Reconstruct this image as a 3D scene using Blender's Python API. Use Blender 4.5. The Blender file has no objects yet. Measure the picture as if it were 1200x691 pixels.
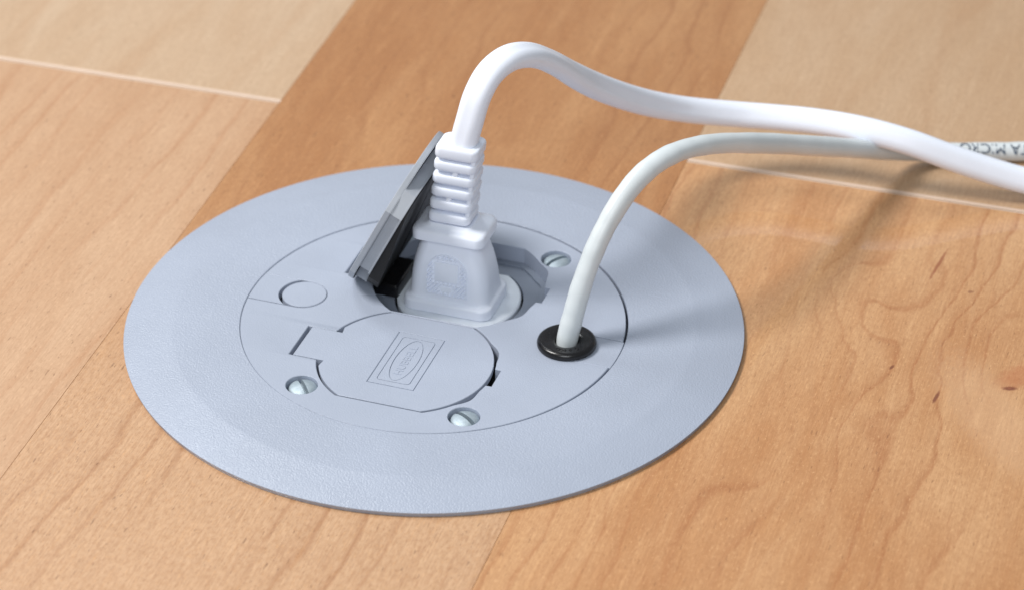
import bpy, bmesh, math, random
from mathutils import Vector, Matrix
from mathutils.geometry import tessellate_polygon, interpolate_bezier
random.seed(4)
S = 0.001                                    # everything below is written in millimetres
sc = bpy.context.scene
C = sc.collection
R = math.radians

# ------------------------------------------------------------------ camera
FPX = 3542.45; PITCH = 0.5848; ROLL = -0.0024
CAM = Vector((21.336, -688.309, 466.411))
cp, sp = math.cos(PITCH), math.sin(PITCH)
fw = Vector((0, cp, -sp)); r0 = Vector((1, 0, 0)); u0 = Vector((0, sp, cp))
rt = math.cos(ROLL)*r0 + math.sin(ROLL)*u0
up = -math.sin(ROLL)*r0 + math.cos(ROLL)*u0
cd = bpy.data.cameras.new('camera'); cam = bpy.data.objects.new('camera', cd); C.objects.link(cam)
mw = Matrix((rt, up, -fw)).transposed().to_4x4(); mw.translation = CAM*S
cam.matrix_world = mw
cd.sensor_width = 36; cd.lens = FPX/1200*36; cd.clip_start = 0.05; cd.clip_end = 50
cd.dof.use_dof = True; cd.dof.aperture_fstop = 14
cd.dof.focus_distance = ((Vector((0, -32, 6))-CAM).dot(fw))*S
sc.camera = cam
def ray(px, py): return fw + rt*((px-600)/FPX) + up*(-(py-345.5)/FPX)
def at_z(px, py, z):
    d = ray(px, py); return CAM + d*((z-CAM.z)/d.z)

# ------------------------------------------------------------------ light
w = bpy.data.worlds.new('World'); sc.world = w; w.use_nodes = True
bg = w.node_tree.nodes['Background']; bg.inputs[0].default_value = (0.86, 0.94, 1.0, 1); bg.inputs[1].default_value = 0.32
def area(name, pos, size, power, col, target=(20, 10, 0)):
    l = bpy.data.lights.new(name, 'AREA'); l.shape = 'DISK'; l.size = size; l.energy = power; l.color = col
    o = bpy.data.objects.new(name, l); C.objects.link(o); o.location = Vector(pos)
    o.rotation_euler = (Vector(pos)-Vector(target)*S).to_track_quat('Z', 'Y').to_euler(); return o
area('window_softbox', (-0.74, 0.02, 1.16), 0.44, 18.5, (1.0, 0.98, 0.95))
area('overhead_softbox', (-0.45, 0.80, 1.15), 0.40, 4.5, (0.95, 0.98, 1.0))
area('front_fill', (-0.12, -1.15, 0.95), 0.80, 8.0, (0.93, 0.97, 1.0))  # added fill lamp, brightens the plug and other front-facing sides
vs = sc.view_settings; vs.view_transform = 'Standard'; vs.look = 'None'; vs.exposure = 0.0; vs.gamma = 1.0
vs.use_curve_mapping = False
sc.render.engine = 'CYCLES'

# ------------------------------------------------------------------ node helpers
class NT:
    def __init__(s, name):
        s.m = bpy.data.materials.new(name); s.m.use_nodes = True
        s.t = s.m.node_tree; s.t.nodes.clear()
        s.out = s.t.nodes.new('ShaderNodeOutputMaterial')
        s.b = s.t.nodes.new('ShaderNodeBsdfPrincipled'); s.t.links.new(s.b.outputs[0], s.out.inputs[0])
    def n(s, typ, **kw):
        x = s.t.nodes.new(typ)
        for k, v in kw.items(): setattr(x, k, v)
        return x
    def put(s, sock, v):
        if isinstance(v, bpy.types.NodeSocket): s.t.links.new(v, sock)
        elif v is not None:
            if isinstance(v, tuple) and len(v) == 3 and sock.type == 'RGBA': v = v+(1,)
            sock.default_value = v
    def math(s, op, a, b=None, c=None, clamp=False):
        x = s.n('ShaderNodeMath', operation=op, use_clamp=clamp)
        for i, v in enumerate((a, b, c)):
            if v is not None: s.put(x.inputs[i], v)
        return x.outputs[0]
    def coord(s, scale=(1, 1, 1), off=(0, 0, 0)):
        tc = s.n('ShaderNodeTexCoord'); mp = s.n('ShaderNodeMapping')
        s.t.links.new(tc.outputs['Object'], mp.inputs['Vector'])
        mp.inputs['Location'].default_value = off
        mp.inputs['Scale'].default_value = tuple(q/S for q in scale); return mp.outputs[0]
    def noise(s, vec, scale=1.0, detail=2, rough=.5, dist=0.0):
        x = s.n('ShaderNodeTexNoise'); s.put(x.inputs['Vector'], vec); x.inputs['Scale'].default_value = scale
        x.inputs['Detail'].default_value = detail; x.inputs['Roughness'].default_value = rough
        x.inputs['Distortion'].default_value = dist; return x.outputs['Fac']
    def ramp(s, f, a, b, interp='SMOOTHSTEP', lo=0., hi=1.):
        x = s.n('ShaderNodeMapRange', interpolation_type=interp, clamp=True) if interp != 'SMOOTHSTEP' else s.n('ShaderNodeMapRange', interpolation_type='SMOOTHSTEP')
        s.put(x.inputs[0], f); x.inputs[1].default_value = a; x.inputs[2].default_value = b
        x.inputs[3].default_value = lo; x.inputs[4].default_value = hi; return x.outputs[0]
    def mix(s, f, a, b, mode='MIX'):
        x = s.n('ShaderNodeMix', data_type='RGBA', blend_type=mode)
        s.put(x.inputs[0], f); s.put(x.inputs[6], a); s.put(x.inputs[7], b); return x.outputs[2]
    def bump(s, h, strength, dist):
        x = s.n('ShaderNodeBump'); s.put(x.inputs['Height'], h); x.inputs['Strength'].default_value = strength
        x.inputs['Distance'].default_value = dist; s.put(s.b.inputs['Normal'], x.outputs[0]); return x
    def set(s, **kw):
        for k, v in kw.items(): s.put(s.b.inputs[k.replace('_', ' ')], v)
        return s.m
def lin(r, g, b):
    f = lambda c: (c/255/12.92) if c/255 <= .04045 else ((c/255+.055)/1.055)**2.4
    return (f(r), f(g), f(b))

# moulded grey plastic with a leather-like grain
def plastic_grain(name, col, grain=1.0, amt=0.35, rough=0.42, spec=0.5):
    k = NT(name)
    v = k.coord((1, 1, 1))
    d = k.noise(v, 2.6, 2, .5)
    vo = k.n('ShaderNodeTexVoronoi', feature='SMOOTH_F1'); k.put(vo.inputs['Vector'], v)
    vo.inputs['Scale'].default_value = 1.7/grain; vo.inputs['Smoothness'].default_value = .55
    h = k.math('ADD', k.math('MULTIPLY', vo.outputs['Distance'], -1.0), k.math('MULTIPLY', d, .6))
    k.bump(h, amt, 0.00022)
    big = k.noise(v, 0.03, 3, .55)
    c = k.mix(k.ramp(big, .35, .7), tuple(q*.97 for q in col), tuple(min(1, q*1.03) for q in col))
    rg = k.ramp(k.noise(v, .35, 4, .6), .3, .75, lo=rough-.05, hi=rough+.07)
    return k.set(Base_Color=c, Roughness=rg, Specular_IOR_Level=spec)
def plastic(name, col, rough=.4, spec=.5, sss=0.0, mott=.04, bump=.05):
    k = NT(name); v = k.coord()
    nz = k.noise(v, .12, 4, .6)
    c = k.mix(k.ramp(nz, .3, .7), tuple(q*(1-mott) for q in col), tuple(min(1, q*(1+mott)) for q in col))
    k.bump(k.noise(v, 2.5, 3, .6), bump, 0.0003)
    if sss: k.set(Subsurface_Weight=sss, Subsurface_Radius=(.004, .003, .0025), Subsurface_Scale=.4)
    return k.set(Base_Color=c, Roughness=rough, Specular_IOR_Level=spec)

GREY = (0.356, 0.394, 0.480)
M = {}
M['cover'] = plastic_grain('cover_plastic', GREY, .85, .40, .33)
M['insert'] = plastic_grain('insert_plastic', GREY, .7, .20, .40)
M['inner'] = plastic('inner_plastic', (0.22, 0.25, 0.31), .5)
M['lid_side'] = plastic('lid_plastic', (0.36, 0.385, 0.43), .42)
M['black'] = plastic('black_rubber', (0.006, 0.0055, 0.0065), .26, .5)
M['gasket'] = plastic('gasket_rubber', (0.009, 0.008, 0.008), .6)
M['white'] = plastic('white_vinyl', (0.81, 0.85, 0.955), .36, .5, 0, .012, .03)
M['cord'] = plastic('white_cord_vinyl', (0.81, 0.845, 0.94), .38, .5, 0, .012, .03)
M['face'] = plastic('socket_plastic', (0.74, 0.79, 0.86), .35)
M['ink'] = plastic('blue_ink', (0.10, 0.14, 0.22), .5)
def cable_mat():
    k = NT('grey_cable_jacket'); v = k.coord()
    nz = k.noise(v, .05, 3, .6)
    c = k.mix(k.ramp(nz, .3, .7), (.62, .665, .685), (.69, .725, .74))
    k.bump(k.noise(v, .16, 3, .5), .14, 0.0010)
    return k.set(Base_Color=c, Roughness=.36, Specular_IOR_Level=.5)
M['cable'] = cable_mat()
def zinc():
    k = NT('zinc_screw'); v = k.coord()
    c = k.mix(k.ramp(k.noise(v, .8, 4, .6), .3, .7), (.38, .45, .50), (.46, .53, .58))
    k.bump(k.noise(v, 3.0, 3, .6), .12, 0.0003)
    return k.set(Base_Color=c, Metallic=.7, Roughness=.62)
M['zinc'] = zinc()

# varnished maple; x runs across the board, y along the grain (board-local millimetres)
def wood(name, pale, dark, line, off, ring=.10, warp=3.0, wx=.018, wy=.0035, lam=.55, grad=None, pore=.55, marks=(), bumps=(), sharp=.86, wob=8.):
    k = NT(name)
    P = k.coord((1, 1, 1), off)
    sx = k.n('ShaderNodeSeparateXYZ'); k.put(sx.inputs[0], P); X, Y = sx.outputs[0], sx.outputs[1]
    def vec(a, b, c=0.0):
        q = k.n('ShaderNodeCombineXYZ'); k.put(q.inputs[0], k.math('MULTIPLY', X, a)); k.put(q.inputs[1], k.math('MULTIPLY', Y, b)); q.inputs[2].default_value = c
        return q.outputs[0]
    w1 = k.math('MULTIPLY', k.math('SUBTRACT', k.noise(vec(.045, .02, 31.), 1, 3, .55), .5), wob)
    w2 = k.math('MULTIPLY', k.math('SUBTRACT', k.noise(vec(.045, .02, 57.), 1, 3, .55), .5), wob*1.6)
    X0, Y0 = X, Y
    X, Y = k.math('ADD', X, w1), k.math('ADD', Y, w2)
    n1 = k.noise(vec(wx, wy, 1.3), 1, 3, .5, .4)
    n2 = k.noise(vec(wx*2.6, wy*2.6, 7.7), 1, 3, .55)
    F = k.math('ADD', k.math('MULTIPLY', X, ring*.1), k.math('ADD', k.math('MULTIPLY', n1, warp), k.math('MULTIPLY', n2, warp*.10)))
    for (bx, by, ba, bsx, bsy) in bumps:                            # where the ring figure swells into loops
        ux = k.math('MULTIPLY', k.math('SUBTRACT', X, bx+off[0]), 1/bsx); uy = k.math('MULTIPLY', k.math('SUBTRACT', Y, by+off[1]), 1/bsy)
        e2 = k.math('ADD', k.math('MULTIPLY', ux, ux), k.math('MULTIPLY', uy, uy))
        F = k.math('ADD', F, k.math('MULTIPLY', k.math('EXPONENT', k.math('MULTIPLY', e2, -1.)), ba))
    fr = k.math('FRACT', F)
    X, Y = X0, Y0
    # late-wood line: ramps up slowly, drops sharply
    ln = k.math('ADD', k.math('MULTIPLY', k.ramp(fr, sharp-.12, .90), k.ramp(fr, 1.0, .90)), k.math('MULTIPLY', k.math('MULTIPLY', k.ramp(fr, .15, .90), k.ramp(fr, 1.0, .86)), .35))
    ln = k.math('MULTIPLY', ln, k.ramp(k.noise(vec(.9, .22, 41.), 1, 3, .7), .25, .60, lo=.45, hi=1.))
    ln = k.math('MULTIPLY', ln, k.ramp(k.noise(vec(.03, .006, 3.1), 1, 2), .30, .68))
    broad = k.noise(vec(.022, .0045, 5.5), 1, 4, .55, .5)
    broad2 = k.noise(vec(.06, .012, 15.5), 1, 3, .6, .8)
    c = k.mix(k.ramp(k.math('ADD', k.math('MULTIPLY', broad, .6), k.math('MULTIPLY', broad2, .4)), .34, .64), pale, dark)
    if grad:
        y0, y1, gc = grad
        gy = k.ramp(k.math('ADD', Y, k.math('MULTIPLY', k.noise(vec(.03, .012, 2.), 1, 3), 90.)), y0+45+off[1], y1+45+off[1])
        c = k.mix(k.math('MULTIPLY', gy, .85), c, gc)
    c = k.mix(k.math('MULTIPLY', ln, lam), c, line)
    fib = k.noise(vec(2.4, .10, 9.), 1, 3, .6)
    c = k.mix(k.ramp(fib, .25, .75, lo=.0, hi=.30), c, tuple(q*.62 for q in line))
    fib2 = k.noise(vec(.55, .045, 4.), 1, 4, .65)
    c = k.mix(k.ramp(fib2, .52, .8, lo=0, hi=.38), c, tuple(min(1, q*1.12) for q in pale))
    c = k.mix(k.ramp(fib2, .48, .2, lo=0, hi=.30), c, line)
    speck = k.noise(vec(1.0, .42, 21.), 1, 4, .75)
    c = k.mix(k.ramp(speck, .30, .62, lo=.42, hi=0.), c, tuple(q*.8 for q in dark))
    fk = k.noise(vec(1.7, .50, 33.), 1, 3, .8)
    c = k.mix(k.ramp(fk, .46, .26, lo=0, hi=.50), c, tuple(q*.72 for q in line))
    c = k.mix(k.ramp(fk, .54, .76, lo=0, hi=.55), c, tuple(min(1, q*1.22) for q in pale))
    po = k.noise(vec(1.5, .26, 12.), 1, 2, .5)
    pm = k.math('MULTIPLY', k.ramp(po, .655, .72), k.ramp(k.noise(vec(.05, .02, 8.), 1, 2), .25, .55))
    c = k.mix(k.math('MULTIPLY', pm, pore), c, tuple(q*.34 for q in line))
    # mineral streaks and pin knots that sit in this board
    for (mx, my, ang, a, b, mc, ms) in marks:
        ca, sa = math.cos(ang), math.sin(ang)
        dx = k.math('SUBTRACT', X, mx+off[0]); dy = k.math('SUBTRACT', Y, my+off[1])
        p_ = k.math('ADD', k.math('MULTIPLY', dx, ca/a), k.math('MULTIPLY', dy, sa/a))
        q_ = k.math('ADD', k.math('MULTIPLY', dx, -sa/b), k.math('MULTIPLY', dy, ca/b))
        rr = k.math('SQRT', k.math('ADD', k.math('MULTIPLY', p_, p_), k.math('MULTIPLY', q_, q_)))
        rr = k.math('ADD', rr, k.math('MULTIPLY', k.math('SUBTRACT', speck, .5), .9))
        c = k.mix(k.ramp(rr, 1.0, .35, lo=0, hi=ms), c, mc)
    k.bump(k.math('ADD', k.math('MULTIPLY', pm, -1.), k.math('MULTIPLY', fib, .25)), .10, 0.0002)
    rg = k.ramp(k.noise(P, .04, 4, .6), .3, .7, lo=.40, hi=.50)
    k.set(Coat_Weight=1., Coat_Roughness=.05, Coat_IOR=1.45)
    return k.set(Base_Color=c, Roughness=rg, Specular_IOR_Level=.35)
M['w_left_far'] = wood('maple_cream', lin(206, 179, 150), lin(197, 165, 133), lin(182, 140, 102), (500, 210, 0), ring=.25, warp=1.6, lam=.30, pore=.3)
M['w_left'] = wood('maple_pale', lin(207, 170, 136), lin(196, 155, 119), lin(174, 118, 76), (130, 37, 0), ring=.9, warp=3.6, lam=.42, wob=6.)
M['w_mid'] = wood('maple_honey', lin(199, 150, 102), lin(173, 119, 72), lin(150, 94, 52), (812, 90, 0), ring=.95, warp=3.6, wx=.016, wy=.005, lam=.42, wob=7.,
                  grad=(55, -75, lin(210, 172, 136)))
M['w_right'] = wood('maple_figured', lin(215, 170, 124), lin(187, 132, 84), lin(164, 102, 58), (1340, 415, 0), ring=1.05, warp=2.6, wx=.013, wy=.0055, lam=.52, pore=.38, wob=14., bumps=[(103, 53, 1.25, 8, 13), (114, 40, 1.15, 9, 11), (131, 60, -.7, 7, 16), (102, -24, -1.3, 10, 24), (121, -10, 1.1, 8, 17), (150, 30, 1.7, 15, 26), (158, -30, -.8, 12, 30), (75, -60, .9, 12, 40)],
                    marks=[(153, 4, -1.0, 40, 13, lin(222, 184, 146), .26), (156, 17.4, .3, 2.6, 1.3, lin(96, 42, 26), .9), (158, 24, 1.0, 11, 6, lin(176, 104, 62), .5), (126.8, 71.9, 1.45, 12, .7, lin(140, 74, 42), .75), (123.9, 17.9, 1.3, 1.7, .6, lin(110, 55, 32), .8), (137.9, 7.6, 1.45, 4.2, .7, lin(110, 50, 30), .8), (138, 60.6, .5, 1.3, .9, lin(120, 70, 45), .6)])
M['w_right_far'] = wood('maple_sand', lin(206, 175, 143), lin(194, 158, 122), lin(178, 132, 92), (77, 640, 0), ring=.25, warp=2.0, lam=.35, pore=.3)
M['end_edge'] = plastic('lit_bevel_edge', lin(206, 182, 163), .5)  # pale colour paints in the light caught by the bevelled board ends
k = NT('subfloor'); k.put(k.b.inputs['Base Color'], k.mix(k.noise(k.coord(), .05, 3), (.05, .035, .025), (.09, .06, .04))); M['sub'] = k.m

# ------------------------------------------------------------------ mesh helpers (mm)
def mesh_obj(name, verts, faces, mat, parent=None, smooth=30, mats=None, fmat=None):
    me = bpy.data.meshes.new(name); me.from_pydata([tuple(Vector(v)*S) for v in verts], [], faces)
    bm = bmesh.new(); bm.from_mesh(me)
    bmesh.ops.recalc_face_normals(bm, faces=bm.faces); bm.to_mesh(me); bm.free()
    if smooth:
        for p in me.polygons: p.use_smooth = True
        me.set_sharp_from_angle(angle=R(smooth))
    for m_ in (mats or [mat]): me.materials.append(m_)
    if fmat:
        for p, i in zip(me.polygons, fmat): p.material_index = i
    o = bpy.data.objects.new(name, me); C.objects.link(o)
    if parent: o.parent = parent
    return o
class MB:
    def __init__(s): s.v = []; s.f = []
    def add(s, v, f):
        b = len(s.v); s.v += [tuple(q) for q in v]; s.f += [tuple(i+b for i in q) for q in f]
    def obj(s, name, mat, parent=None, smooth=30): return mesh_obj(name, s.v, s.f, mat, parent, smooth)
    def xf(s, fn): s.v = [tuple(fn(Vector(q))) for q in s.v]; return s
    def loft(s, secs, cap0=True, cap1=True, closed=False):
        n = len(secs[0]); b = len(s.v)
        for q in secs: s.v += [tuple(p) for p in q]
        m = len(secs)
        for i in range(m if closed else m-1):
            a0 = b+i*n; a1 = b+((i+1) % m)*n
            for j in range(n): s.f.append((a0+j, a0+(j+1) % n, a1+(j+1) % n, a1+j))
        if not closed:
            if cap0: s.f.append(tuple(b+j for j in range(n))[::-1])
            if cap1: s.f.append(tuple(b+(m-1)*n+j for j in range(n)))
        return s
    def lathe(s, prof, n=96, c=(0, 0), cap0=False, cap1=False):
        secs = [[(c[0]+r*math.cos(2*math.pi*j/n), c[1]+r*math.sin(2*math.pi*j/n), z) for j in range(n)] for r, z in prof]
        return s.loft(secs, cap0, cap1)
    def plate(s, outer, holes, z0, z1, ch=.15, bottom=False):
        loops = [ccw(outer)] + [ccw(h)[::-1] for h in holes]      # material always on the left
        tops = [offset(l, ch) for l in loops]
        b = len(s.v); idx = []
        for l, t in zip(loops, tops):
            n = len(l); a = len(s.v)
            s.v += [(x, y, z0) for x, y in l] + [(x, y, z1-ch) for x, y in l] + [(x, y, z1) for x, y in t]
            for q in (0, 1):
                for j in range(n): s.f.append((a+q*n+j, a+q*n+(j+1) % n, a+(q+1)*n+(j+1) % n, a+(q+1)*n+j))
            idx += [a+2*n+j for j in range(n)]
            if bottom: pass
        for tri in tessellate_polygon([[Vector((x, y, 0)) for x, y in t] for t in tops]): s.f.append(tuple(idx[i] for i in tri))
        if bottom:
            flat = []; a = b
            for l in loops: flat += list(range(a, a+len(l))); a += 3*len(l)
            for tri in tessellate_polygon([[Vector((x, y, 0)) for x, y in l] for l in loops]): s.f.append(tuple(flat[i] for i in tri))
        return s
def area2(p): return sum(p[i][0]*p[(i+1) % len(p)][1]-p[(i+1) % len(p)][0]*p[i][1] for i in range(len(p)))
def ccw(p): return list(p) if area2(p) > 0 else list(p)[::-1]
def offset(l, d):                                                   # moves a loop to its left by d
    n = len(l); out = []
    for i in range(n):
        a, b, c = Vector(l[i-1]), Vector(l[i]), Vector(l[(i+1) % n])
        e1 = (b-a).normalized(); e2 = (c-b).normalized()
        n1 = Vector((-e1.y, e1.x)); n2 = Vector((-e2.y, e2.x)); m = n1+n2
        if m.length < 1e-6: m = n1
        m = m.normalized(); k_ = d/max(.35, m.dot(n1)); out.append((b.x+m.x*k_, b.y+m.y*k_))
    return out
def arc(cx, cy, r, a0, a1, n): return [(cx+r*math.cos(a0+(a1-a0)*i/n), cy+r*math.sin(a0+(a1-a0)*i/n)) for i in range(n+1)]
def circle(cx, cy, r, n=64): return arc(cx, cy, r, 0, 2*math.pi*(n-1)/n, n-1)
def rrect(hx, hy, r, n=6, cx=0, cy=0):
    p = []
    for (sx_, sy_, a) in ((1, 1, 0), (-1, 1, 90), (-1, -1, 180), (1, -1, 270)):
        p += arc(cx+sx_*(hx-r), cy+sy_*(hy-r), r, R(a), R(a+90), n)
    return p
def empty(name, loc=(0, 0, 0), rz=0.):
    o = bpy.data.objects.new(name, None); C.objects.link(o); o.location = Vector(loc)*S; o.rotation_euler.z = rz
    o.empty_display_size = .01; return o
def tag(o, label, cat, group=None):
    o['label'] = label; o['category'] = cat
    if group: o['group'] = group
    return o
def text_mesh(txt, size, depth, name='t'):
    cu = bpy.data.curves.new(name, 'FONT'); cu.body = txt; cu.size = size; cu.extrude = depth/2; cu.align_x = 'CENTER'; cu.align_y = 'CENTER'
    cu.resolution_u = 4
    o = bpy.data.objects.new(name, cu); C.objects.link(o); bpy.context.view_layer.update()
    me = bpy.data.meshes.new_from_object(o.evaluated_get(bpy.context.evaluated_depsgraph_get()))
    v = [q.co.copy() for q in me.vertices]; f = [tuple(p.vertices) for p in me.polygons]
    bpy.data.objects.remove(o); bpy.data.curves.remove(cu); bpy.data.meshes.remove(me); return v, f

# ------------------------------------------------------------------ floor (boards run along local y)
TH = -0.2994
floor = mesh_obj('floor', [(-420, -640, -26), (520, -640, -26), (520, 760, -26), (-420, 760, -26), (-420, -640, -19), (520, -640, -19), (520, 760, -19), (-420, 760, -19)],
                 [(0, 3, 2, 1), (4, 5, 6, 7), (0, 1, 5, 4), (1, 2, 6, 5), (2, 3, 7, 6), (3, 0, 4, 7)], M['sub'], None, 0)
floor.rotation_euler.z = TH; floor['kind'] = 'structure'
XA, XB, WD = -84.81, 44.36, 129.17
XS = [XA-2*WD, XA-WD, XA, XB, XB+WD, XB+2*WD]
def board(x0, x1, y0, y1, mat):
    g = .025; lb = .06; eb = 1.0
    x0 += g; x1 -= g; y0 += .12; y1 -= .12
    base = [(x0, y0), (x1, y0), (x1, y1), (x0, y1)]
    top = [(x0+lb, y0+eb), (x1-lb, y0+eb), (x1-lb, y1-eb), (x0+lb, y1-eb)]
    v = [(x, y, -18.5) for x, y in base] + [(base[i][0], base[i][1], -(.22 if 1 else 0)-.35*0) for i in range(4)] + [(x, y, 0) for x, y in top]
    f = [(3, 2, 1, 0)]; fm = [0]
    for q in (0, 4):
        for j in range(4):
            f.append((q+j, q+(j+1) % 4, q+4+(j+1) % 4, q+4+j)); fm.append(1 if (q == 4 and j in (0, 2)) else 0)
    f.append((8, 9, 10, 11)); fm.append(0)
    o = mesh_obj('floorboard', v, f, mat, floor, 0, [mat, M['end_edge']], fm)
    if x0 < 56 and x1 > -56 and y0 < 56 and y1 > -56:               # round cut-out for the floor box
        cb = MB().lathe([(58, -30), (58, 10)], 64, (0, 0), True, True).obj('cutter', mat, None, 0)
        md = o.modifiers.new('cut', 'BOOLEAN'); md.object = cb; md.operation = 'DIFFERENCE'; md.solver = 'EXACT'
        bpy.context.view_layer.update()
        nm = bpy.data.meshes.new_from_object(o.evaluated_get(bpy.context.evaluated_depsgraph_get()))
        o.modifiers.clear(); o.data = nm; bpy.data.objects.remove(cb)
    return o
YL, YR = 104.4, 106.8
board(XS[0], XS[1], -640, 260, M['w_right_far']); board(XS[0], XS[1], 260, 760, M['w_mid'])
board(XS[1], XS[2], -640, YL, M['w_left']); board(XS[1], XS[2], YL, 760, M['w_left_far'])
board(XS[2], XS[3], -640, 760, M['w_mid'])
board(XS[3], XS[4], -640, YR, M['w_right']); board(XS[3], XS[4], YR, 760, M['w_right_far'])
board(XS[4], XS[5], -640, 330, M['w_left']); board(XS[4], XS[5], 330, 760, M['w_left_far'])

# ------------------------------------------------------------------ floor outlet cover (insert-local frame)
PHI = R(-19)
cover = empty('floor_outlet_cover', (0, 0, 0), PHI)
tag(cover, 'round blue-grey plastic floor outlet cover set into the maple floor', 'floor outlet')
MB().lathe([(53.25, .3), (53.25, 2.8), (53.42, 3.0), (60, 3.0), (71.2, 3.0), (72.0, 2.97), (73.0, 2.85), (78, 2.25), (84.75, 1.44), (84.93, 1.40), (85.0, 1.30), (84.62, .02), (82, .02), (82, .25), (53.25, .3)], 200).obj('flange', M['cover'], cover, 25)

LR, LV = 21.0, 23.9            # lid centre offset from the middle, lid radius
def lid_loop(Rr, vt, vb, tabx, ty, sgn, notch=None, bump=0., relief=0., cut=None):
    p = []
    asin = math.asin
    a0 = asin(notch[1]/Rr) if notch else 0.
    t = asin(vt/Rr); b = asin(vb/Rr)
    def rad(a):
        if bump and R(-41) < a < R(-15): return Rr+bump*math.sin(math.pi*(a+R(41))/R(26))**2
        return Rr
    def A(s, e, n):
        for i in range(n+1):
            a = s+(e-s)*i/n; q = rad(a if a < math.pi else a-2*math.pi); p.append((q*math.cos(a), q*math.sin(a)))
    # finger bump sits on the outer side (v>0 is away from the other lid): mirror the angle
    A2 = []
    if notch: p.append((notch[0], -notch[1])); p.append((notch[0], notch[1]))
    def Aout(s, e, n):
        for i in range(n+1):
            a = s+(e-s)*i/n; q = Rr
            if bump and R(15) < a < R(41): q = Rr+bump*math.sin(math.pi*(a-R(15))/R(26))**2
            p.append((q*math.cos(a), q*math.sin(a)))
    Aout(a0+.001, t, 30)
    e = asin((ty+relief*1.9)/Rr)
    A(math.pi-t, math.pi-e, 14)
    cx = -math.sqrt(Rr*Rr-ty*ty)+relief
    p.append((cx, ty)); p.append((tabx, ty)); p.append((tabx, -ty)); p.append((cx, -ty))
    A(math.pi+e, math.pi+b, 14)
    if cut:
        u0_, u1_, dd = cut
        x_ = Rr*math.cos(b)
        p += [(u0_, -vb), (u0_, -vb+dd), (u1_, -vb+dd), (u1_, -vb)]
    A(2*math.pi-b, 2*math.pi-a0-.001, 14)
    q = [(u, (LR+v)*sgn) for u, v in p]
    return q
open_loop = {s: lid_loop(24.25, 20.95, 20.75, -31.5 if s > 0 else -31.2, 7.15, s, (25.6, 3.9), .95) for s in (1, -1)}
# insert plate with the two lid openings, four screw holes and a cable slot on either side
RI, hw, px_ = 52.85, 6.55, 38.3
a_ = math.asin(hw/RI)
outer = arc(0, 0, RI, a_, math.pi-a_, 90) + arc(-px_, 0, hw, R(90), R(-90), 24) + arc(0, 0, RI, math.pi+a_, 2*math.pi-a_, 90) + arc(px_, 0, hw, R(270), R(90), 24)
SCR = [(-22.4, -40.4), (23.3, -40.1), (22.5, 39.6), (-22.5, 40)]
holes = [open_loop[1], open_loop[-1]] + [circle(x, y, 4.3, 40) for x, y in SCR]
ins = MB().plate(outer, holes, -2.0, 3.0, .16)
ins.xf(lambda q: Vector((q.x-.20, q.y-.28, q.z)))
ins.obj('insert_plate', M['insert'], cover, 28)
for s in (-1, 1):                                                   # filler tab of either cable slot
    rr_ = RI+.24
    t0 = math.asin(6.35/rr_)
    lp = arc(0, 0, rr_, -t0, t0, 10) + arc(px_, 0, 7.25, R(61.2), R(-61.2), 20)
    if s < 0: lp = [(-x, y) for x, y in lp]
    MB().plate([(x, y-(.42 if s > 0 else .14)) for x, y in lp], [], .2, 2.96, .12).obj('slot_tab', M['insert'], cover, 28)
MB().plate(circle(-px_-.08, -.1, 6.2, 72), [], .2, 3.0, .18).obj('knockout_plug', M['insert'], cover, 28)
# what lies under the openings
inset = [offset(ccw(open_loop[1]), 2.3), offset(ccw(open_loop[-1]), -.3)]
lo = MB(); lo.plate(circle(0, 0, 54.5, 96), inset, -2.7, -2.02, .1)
fl = 18.0
def face_loop(r, v, cy, n=30):
    a = math.asin(v/r); return [(x, y+cy) for x, y in arc(0, 0, r, -a, a, n)+arc(0, 0, r, math.pi-a, math.pi+a, n)]
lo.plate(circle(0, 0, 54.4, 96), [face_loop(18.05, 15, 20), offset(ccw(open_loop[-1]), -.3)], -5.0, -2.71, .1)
MB().lathe([(54.3, -5.02), (54.3, -7.0)], 96, (0, 0), True, True).obj('box_floor', M['gasket'], cover, 28)  # near-black colour puts deep shade into the gaps round the lid
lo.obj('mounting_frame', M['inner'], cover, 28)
for s in (1, -1): MB().plate(face_loop(17.4, 14.4, 20*s), [], -5.0, -2.0, .4).obj('socket_face', M['face'], cover, 28)

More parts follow.
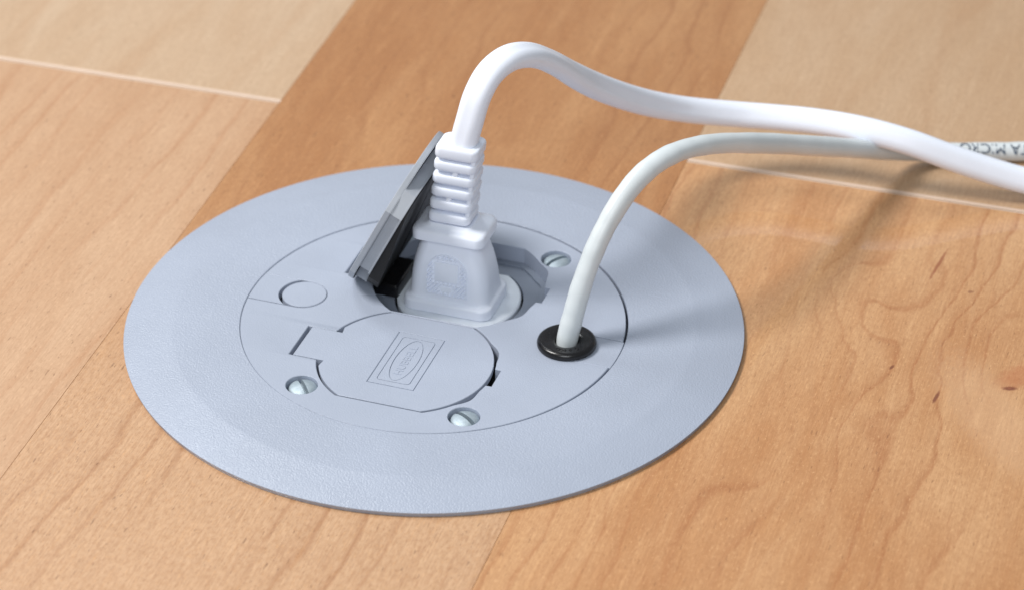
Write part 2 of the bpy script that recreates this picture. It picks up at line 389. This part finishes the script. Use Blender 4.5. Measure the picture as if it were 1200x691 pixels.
# lids: modelled closed, then the rear one is swung up on its hinge
def make_lid(s, opened):
    TT = 5.2
    tb = -25.6 if opened else -30.05                                # the raised hinge tab dips under the insert
    lp = lid_loop(23.75 if opened else 23.62, 20.6, 20.45, tb, 6.95, s, None, 0, 1.35)
    hx, hy0, hy1 = 6.65, LR-12.45, LR+12.45
    rect = [(-hx, hy0*s), (hx, hy0*s), (hx, hy1*s), (-hx, hy1*s)]
    b = MB()
    b.plate(lp, [rect], 1.55, 3.0, .14)
    b.plate(offset(ccw(lp), .05), [], 1.3, 2.72, .05)
    sk = [(tb+.05, -6.9), (-18.8, -6.9), (-18.8, -12.5), (-9.5, -12.5), (-9.5, -19.6), (11.8, -19.6), (11.8, -20.2), (18, -16), (18, 16), (11.8, 20.2), (-9.5, 20.2), (-9.5, 12.5), (-18.8, 12.5), (-18.8, 6.9), (tb+.05, 6.9)]
    sk = [(u, (LR+v)*s) for u, v in sk]
    b.plate(sk, [], 3.0-TT+.45, 1.35, .05, True)
    sk2 = [(tb, -7.0), (-18.9, -7.0), (-18.9, -12.6), (-9.6, -12.6), (-9.6, -20.3), (11.9, -20.3), (18.2, -16.2), (18.2, 16.2), (11.9, 20.3), (-9.6, 20.3), (-9.6, 12.6), (-18.9, 12.6), (-18.9, 7.0), (tb, 7.0)]
    sk2 = [(u, (LR+v)*s) for u, v in sk2]
    b.plate(sk2, [], 3.0-TT, 3.0-TT+.46, .05, True)
    gk = [(min(u, 17.5), v) for u, v in lid_loop(22.2, 19.0, 18.9, -24.0, 5.5, s, None, 0, 1.0)]
    g = MB().plate(gk, [], -1., 0., .05, True)
    if opened: g.xf(lambda q: Vector((q.x, q.y, 3.0-TT-.02 if q.z > -.5 else 3.0-TT-.3-max(0., min(3.2, (15-q.x)*.12)))))
    else: g.xf(lambda q: Vector((q.x, q.y, q.z*.3+3.0-TT-.01)))
    em = MB(); ell = [(3.35*math.cos(t), LR*s+9.7*math.sin(t)) for t in [2*math.pi*i/64 for i in range(64)]]
    em.plate(rrect(4.6, 10.35, .9, 5, 0, LR*s), [ell], 2.60, 2.985, .04)
    el2 = [(3.17*math.cos(t), LR*s+9.5*math.sin(t)) for t in [2*math.pi*i/64 for i in range(64)]]
    em.plate(el2, [], 2.60, 2.95, .03)
    em.plate([(-hx+.17, (hy0+.17)*s), (hx-.17, (hy0+.17)*s), (hx-.17, (hy1-.17)*s), (-hx+.17, (hy1-.17)*s)], [rrect(4.76, 10.51, 1.0, 5, 0, LR*s)], 2.60, 2.965, .03)
    tv, tf = text_mesh('HUBBELL', 3.1, .14)
    tx = MB(); tx.add([(-q.y*1.0, q.x*1.12+LR*s, q.z*2+2.93) for q in tv], tf)
    parts = [b, g, em, tx]
    if opened:
        th = R(63.0); c_, s_ = math.cos(th), math.sin(th)
        def rot(q):
            dx, dz = q.x+23.4, q.z-3.0
            return Vector((-29.95+dx*c_-dz*s_, q.y, 3.15+dx*s_+dz*c_))
        for q in parts: q.xf(rot)
    else:
        for q in parts: q.xf(lambda t: Vector((t.x-.22, t.y-.22, t.z)))
    o = b.obj('lid', M['lid_side'] if opened else M['insert'], cover, 28)
    g.obj('gasket', M['gasket'], o, 28)
    em.obj('emblem', M['insert'], o, 28); tx.obj('lettering', M['insert'], o, 20)
    return o
l0 = make_lid(-1, False); l0['label'] = 'closed round lid with embossed oval emblem'
l1 = make_lid(1, True); l1['label'] = 'hinged lid flipped open against the plug'

hg = MB()
hg.plate(rrect(3.6, 7.6, .8, 4, -19.6, 21.0), [], -2.0, 1.6, .5)
hg.plate(rrect(2.2, 6.9, .5, 4, -25.8, 21.0), [], -2.0, -.2, .4)
hg.obj('hinge_block', M['black'], cover, 28)
# slotted dome screws
def screw(x, y, ang):
    secs = []
    prof = [(3.85, 1.2), (3.85, 1.95), (3.7, 2.25), (3.2, 2.6), (2.4, 2.93), (1.4, 3.14), (.5, 3.22), (0.01, 3.23)]
    bm = bmesh.new(); n = 48
    rings = [[bm.verts.new((r*math.cos(2*math.pi*j/n), r*math.sin(2*math.pi*j/n), z)) for j in range(n)] for r, z in prof]
    for i in range(len(rings)-1):
        for j in range(n): bm.faces.new((rings[i][j], rings[i][(j+1) % n], rings[i+1][(j+1) % n], rings[i+1][j]))
    bm.faces.new(rings[0][::-1]); bm.faces.new(rings[-1])
    out = MB()
    for sd in (1, -1):
        h = bm.copy()
        r_ = bmesh.ops.bisect_plane(h, geom=h.verts[:]+h.edges[:]+h.faces[:], plane_co=(sd*.58, 0, 0), plane_no=(-sd, 0, 0), clear_outer=True)
        ed = [e for e in r_['geom_cut'] if isinstance(e, bmesh.types.BMEdge)]
        bmesh.ops.edgeloop_fill(h, edges=ed)
        h.verts.index_update(); out.add([v.co.copy() for v in h.verts], [[v.index for v in f.verts] for f in h.faces]); h.free()
    out.lathe([(4.4, -2.0), (4.4, .95), (.01, .95)], 40)
    bm.free()
    ca, sa = math.cos(ang), math.sin(ang)
    out.xf(lambda q: Vector((x+q.x*ca-q.y*sa, y+q.x*sa+q.y*ca, q.z-.28)))
    return out.obj('screw', M['zinc'], cover, 32)
def sl(dx, dy): return math.atan2(dy, dx)-PHI-math.pi/2
for (x, y), a in zip(SCR, [sl(2.4, -6.3), sl(4.8, -5.6), sl(4.4, 3.2), sl(1, 2)]): screw(x, y, a)

# rubber grommet in the right-hand slot
GX, GY = 38.3, -.3
g = MB().lathe([(6.4, .4), (6.4, 2.95), (7.7, 2.98), (8.05, 3.3), (8.1, 4.0), (7.85, 4.65), (7.3, 5.05), (6.7, 5.1), (6.2, 4.98), (4.6, 4.95), (3.9, 4.75), (3.15, 4.2), (3.0, 1.0)], 80, (GX, GY))
gr = g.obj('grommet', M['black'], cover, 40)
mk = MB()
for i, a in enumerate((262, 272, 283, 298, 318, 150, 168, 185, 204, 128)):
    rr_ = .5 if i in (0, 1, 4) else .3
    cx, cy = GX+5.4*math.cos(R(a)), GY+5.4*math.sin(R(a))
    pr = [(rr_+.12*math.cos(t), 4.97+.12*math.sin(t)) for t in [2*math.pi*q/6 for q in range(7)]]
    mk.lathe(pr, 14, (cx, cy))
mk.obj('moulded_mark', M['black'], gr, 40)

# ------------------------------------------------------------------ white power cord with its plug
cord = empty('power_cord', (-.5*math.cos(PHI)-18.6*math.sin(PHI), -.5*math.sin(PHI)+18.6*math.cos(PHI), -2.0), PHI)
tag(cord, 'white two-prong power cord plugged into the open socket of the floor outlet', 'power cord')
def loc(q): return Vector((q.x+.0, q.y, q.z+2.0))                    # plug sections are written around the plug axis, z from the floor
BODY = [(-2.0, 12.5, 8.9, 3.0), (-1.75, 12.9, 9.25, 3.3), (.55, 12.85, 9.2, 3.3), (1.05, 12.7, 9.05, 3.3), (1.3, 12.4, 8.8, 3.2), (1.36, 11.95, 8.2, 3.2), (1.6, 11.7, 7.75, 3.2), (2.3, 11.55, 7.5, 3.3), (5, 11.45, 7.3, 3.6), (8, 11.25, 7.05, 3.8), (11, 10.8, 6.8, 3.9),
        (14, 10.1, 6.5, 3.8), (16.5, 9.3, 6.15, 3.6), (18.3, 8.6, 5.85, 3.3), (19.2, 8.5, 5.85, 3.1), (19.7, 9.3, 6.5, 2.6), (19.85, 10.0, 7.0, 2.4), (20.1, 10.45, 7.3, 2.5), (22.4, 10.45, 7.3, 2.5), (22.95, 10.2, 7.05, 2.5), (23.25, 9.6, 6.5, 2.5), (23.45, 8.4, 5.8, 2.4), (23.9, 6.9, 5.0, 2.0), (24.6, 6.3, 4.5, 1.8)]
b = MB(); b.loft([[(x, y, z) for x, y in rrect(hx, hy, r_, 7)] for z, hx, hy, r_ in BODY]); b.xf(loc)
plug = b.obj('plug_body', M['white'], cord, 40)
def yfront(z):
    for (z0, _, h0, _), (z1, _, h1, _) in zip(BODY, BODY[1:]):
        if z0 <= z <= z1: return -(h0+(h1-h0)*(z-z0)/(z1-z0+1e-9))
# raised arch badge with diamond hatching on the plug's flat side
e = MB()
def inarch(s, t, m=0.): return abs(s) < 6.0-m and 3.4+m < t < 16-m and (t < 10 or (s*s+(t-10)**2) < (6.0-m)**2)
def inrect(s, t, m=0.): return abs(s) < 3.5+m and 7.6-m < t < 13.6+m
def tile(cx, cz, a, h):
    vs_ = [(cx+a, cz), (cx, cz+a*1.15), (cx-a, cz), (cx, cz-a*1.15)]
    v = [(p, yfront(q)+.05, q) for p, q in vs_] + [(cx+(p-cx)*.3, yfront(q)-h, cz+(q-cz)*.3) for p, q in vs_]
    e.add(v, [(0, 1, 5, 4), (1, 2, 6, 5), (2, 3, 7, 6), (3, 0, 4, 7), (4, 5, 6, 7)])
d = 1.22
for i in range(-14, 15):
    for j in range(-2, 40):
        s_, t_ = (i*d if j % 2 == 0 else (i+.5)*d), 3.4+j*d*.575
        if inarch(s_, t_, .45) and not inrect(s_, t_, .45) and not (abs(s_) < 1.9 and 4.3 < t_ < 6.3): tile(s_, t_, d*.50, .66)
def slab(loop, h):
    n = len(loop); v = []
    for f_, hh in ((1, -.05), (1, h-.08), (.95, h)):
        cs = sum(q[0] for q in loop)/n; ct = sum(q[1] for q in loop)/n
        v += [(cs+(p-cs)*f_, yfront(q)-hh, ct+(q-ct)*f_) for p, q in loop]
    f = [(q*n+j, q*n+(j+1) % n, (q+1)*n+(j+1) % n, (q+1)*n+j) for q in (0, 1) for j in range(n)] + [tuple(2*n+j for j in range(n))]
    e.add(v, f)
slab(rrect(3.4, 2.9, .35, 4, 0, 10.6), .45); slab(rrect(1.6, .75, .2, 3, 0, 5.3), .22)
ar = [(-6, 3.4), (6, 3.4)] + [(6, 7), (6, 10)] + arc(0, 10, 6, 0, math.pi, 20)[1:] + [(-6, 7)]
n_ = len(ar)
inn = [(p*.955, 3.4+(q-3.4)*.965+.25) for p, q in ar]
v = [(p, yfront(q)+.05, q) for p, q in ar] + [(p, yfront(q)-.42, q) for p, q in ar] + [(p, yfront(q)-.42, q) for p, q in inn] + [(p, yfront(q)+.05, q) for p, q in inn]
e.add(v, [(q*n_+j, q*n_+(j+1) % n_, (q+1)*n_+(j+1) % n_, (q+1)*n_+j) for q in range(3) for j in range(n_)])
e.xf(loc); e.obj('badge', M['white'], plug, 25)
# ribbed strain relief: seven ribs with slits between
def axis(z): return Vector((-.55+(z-24)*.112, 0, z))
core = MB()
core.loft([[(x+axis(z).x, y, z) for x, y in rrect(5.5, 2.6, 1.2, 6)] for z in (24.0, 30, 36, 42, 48.6)]); core.xf(loc)
sr = core.obj('strain_relief', M['white'], cord, 40)
for i in range(6):
    zc = 26.35+i*4.18; hh = 1.47 if i < 5 else 1.8
    sx_ = 6.15+(.05 if i % 2 else 0); sy_ = 4.7
    ss = []
    for dz, k_ in ((-1, .90), (-.85, .965), (-.55, 1.), (.5, 1.), (.82, .975), (1, .92)):
        z = zc+dz*hh
        ss.append([(x+axis(z).x, y, z) for x, y in rrect(sx_*k_, sy_*k_, 1.9, 6)])
    rb = MB().loft(ss); rb.xf(loc); rb.obj('rib', M['white'], sr, 45)
# side bridges: the slits only reach part of the way round
for i in range(5):
    zc = 26.35+(i+.5)*4.18
    br = MB()
    xs = (4.6, 6.12) if True else 0
    for x0, x1 in ((4.3, 5.75),):
        ss = [[(x+axis(z).x, y, z) for x, y in rrect((x1-x0)/2, 3.9, .6, 4, (x0+x1)/2)] for z in (zc-.9, zc+.9)]
        br.loft(ss)
    if i % 2: 
        ss = [[(x+axis(z).x, y, z) for x, y in rrect(.8, 4.35, .4, 3, -.6 if i % 4 == 1 else .4)] for z in (zc-.9, zc+.9)]; br.loft(ss)
    br.xf(loc); br.obj('bridge', M['white'], sr, 45)

def spline(pts, n=14):
    out = []
    P = [pts[0]*2-pts[1]]+pts+[pts[-1]*2-pts[-2]]
    for i in range(1, len(P)-2):
        p0, p1, p2, p3 = P[i-1:i+3]
        t01 = (p1-p0).length**.5; t12 = (p2-p1).length**.5; t23 = (p3-p2).length**.5
        m1 = (p2-p1+t12*((p1-p0)/t01-(p2-p0)/(t01+t12))); m2 = (p2-p1+t12*((p3-p2)/t23-(p3-p1)/(t12+t23)))
        for j in range(n):
            t = j/n; a = 2*(p1-p2)+m1+m2; b_ = -3*(p1-p2)-2*m1-m2
            out.append(a*t**3+b_*t*t+m1*t+p1)
    out.append(pts[-1]); 
    for _ in range(6): out = [out[0]]+[(out[i-1]+out[i]*2+out[i+1])/4 for i in range(1, len(out)-1)]+[out[-1]]
    return out
def tube(path, sect, roll, parent_mat):                              # sect(i) -> list of (a,b); roll(i) -> angle; side starts along 'side0'
    secs = []; side = None
    for i, p in enumerate(path):
        t = (path[min(i+1, len(path)-1)]-path[max(i-1, 0)]).normalized()
        if side is None: side = parent_mat.copy()
        side = (side-t*side.dot(t)).normalized(); b_ = t.cross(side)
        r_ = roll(i); s2 = side*math.cos(r_)+b_*math.sin(r_); b2 = t.cross(s2)
        secs.append([p+s2*x+b2*y for x, y in sect(i)])
    return secs
def plane_pt(px, py, A, B):                                          # the sight line met with the upright plane through A and B
    d = ray(px, py); nx, ny = B[1]-A[1], -(B[0]-A[0])
    t = ((A[0]-CAM.x)*nx+(A[1]-CAM.y)*ny)/(d.x*nx+d.y*ny); return CAM+d*t
p0 = Vector((-.5+axis(49).x+.9, 18.6, 0)); p0 = Vector((p0.x*math.cos(PHI)-p0.y*math.sin(PHI), p0.x*math.sin(PHI)+p0.y*math.cos(PHI), 0))
def y_pt(px, py, Y):                                                 # the sight line met with the upright plane y = Y
    d = ray(px, py); return CAM+d*((Y-CAM.y)/d.y)
pts = [Vector((p0.x-.3, p0.y, 46.0)), Vector((p0.x, p0.y, 49.5))]
for q in ((551, 140, 17.4), (559.5, 112, 19.2), (574, 86, 22.5), (595, 69, 27.5), (620, 64.5, 34), (646, 73, 42), (672, 88, 50.5), (703, 103, 59.5), (755, 120, 71.5), (805, 129, 79.5), (860, 134, 83), (910, 138, 82.5), (955, 142.5, 79.8)):
    pts.append(y_pt(*q))
pts += [Vector(q) for q in ((123.0, 75.2, 18.8), (136.5, 71.3, 16.8), (149.5, 69.1, 12.6), (162.5, 67.4, 8.6), (171.6, 66.0, 6.4), (190, 62.5, 3.8), (225, 56, 3.3), (300, 47, 3.3))]
WHITE_PTS = pts
path = spline(pts)
NP = len(path)
def sect_w(i):
    out = []
    for j in range(40):
        a = 2*math.pi*j/40; c_, s_ = math.cos(a), math.sin(a)
        x = 3.85*math.copysign(abs(c_)**.80, c_); y = 3.0*math.copysign(abs(s_)**.85, s_)
        y -= math.copysign(.20*math.exp(-(x/.8)**2)*(1 if i < .5*NP else .35), s_) if abs(s_) > .3 else 0
        out.append((x, y))
    return out
def roll_w(i):
    t = i/NP; u = min(1, max(0, (t-.29)/.16)); return R(-8)+R(58)*(3*u*u-2*u**3)
inv = Matrix.Rotation(-PHI, 3, 'Z'); org = cord.location/S
cm = MB().loft([[inv @ (q-org) for q in s_] for s_ in tube(path, sect_w, roll_w, Vector((math.cos(PHI), math.sin(PHI), 0)))])
cm.obj('cord', M['cord'], cord, 60)

# ------------------------------------------------------------------ grey data cable
ga = Vector((GX, GY, 0)); ga = Vector((ga.x*math.cos(PHI)-ga.y*math.sin(PHI), ga.x*math.sin(PHI)+ga.y*math.cos(PHI), 0))
gb = at_z(1062, 178, 6.0)
GA, GB = (ga.x+.3, ga.y+.6), (gb.x, gb.y)
pts = [Vector((ga.x, ga.y, -1.5)), Vector((ga.x+.1, ga.y+.4, 4.0))]
for q in ((672, 368), (683, 330), (699, 288), (718, 251), (742, 216), (768, 192), (797, 177), (835, 169), (890, 168), (950, 171), (1005, 174.5), (1062, 178)):
    pts.append(plane_pt(q[0], q[1], GA, GB))
pts += [at_z(1110, 178.5, 3.4), at_z(1160, 178.5, 2.95), at_z(1205, 177.5, 2.9), at_z(1300, 172, 2.9), at_z(1450, 160, 2.9)]
GREY_PTS = pts
gpath = spline(pts)
def sect_g(i):
    rr_ = 2.86+.04*math.sin(i*.37)+.03*math.sin(i*.83+1)
    return [((rr_+.08*math.sin(2*a+i*.09))*math.cos(a), (rr_+.08*math.sin(2*a+i*.09))*math.sin(a)) for a in [2*math.pi*j/28 for j in range(28)]]
gs = tube(gpath, sect_g, lambda i: 0., Vector((1, 0, 0)))
gorg = Vector((ga.x, ga.y, 0))
gm = MB().loft([[q-gorg for q in s_] for s_ in gs])
gcab = gm.obj('data_cable', M['cable'], None, 60); gcab.location = gorg*S
tag(gcab, 'pale grey round data cable rising from the black rubber grommet', 'cable')
# printed jacket lettering, upside down towards the viewer
tv, tf = text_mesh('TA MICRO', 4.6, .02)
ctr = at_z(1163, 176, 2.9)
import bisect
acc = [0]
for i in range(1, len(gpath)): acc.append(acc[-1]+(gpath[i]-gpath[i-1]).length)
i0 = min(range(len(gpath)), key=lambda i: (gpath[i]-ctr).length); L0 = acc[i0]
vv = []
wmax = max(q.x for q in tv)
for q in tv:
    l = L0-q.x*.98; i = max(1, min(len(acc)-1, bisect.bisect(acc, l))); t = (l-acc[i-1])/(acc[i]-acc[i-1])
    p = gpath[i-1].lerp(gpath[i], t); tg = (gpath[i]-gpath[i-1]).normalized()
    sd = Vector((tg.y, -tg.x, 0)).normalized(); u_ = sd.cross(tg)*-1
    if u_.z < 0: u_ = -u_
    an = R(64)-q.y/2.95-R(20)*(.5-q.x/(2*wmax))                      # wrapped round the jacket, drifting as the jacket twists
    vv.append(p+(sd*math.cos(an)+u_*math.sin(an))*3.12-gorg)
lt = mesh_obj('print', [tuple(q) for q in vv], tf, M['ink'], gcab, 0)
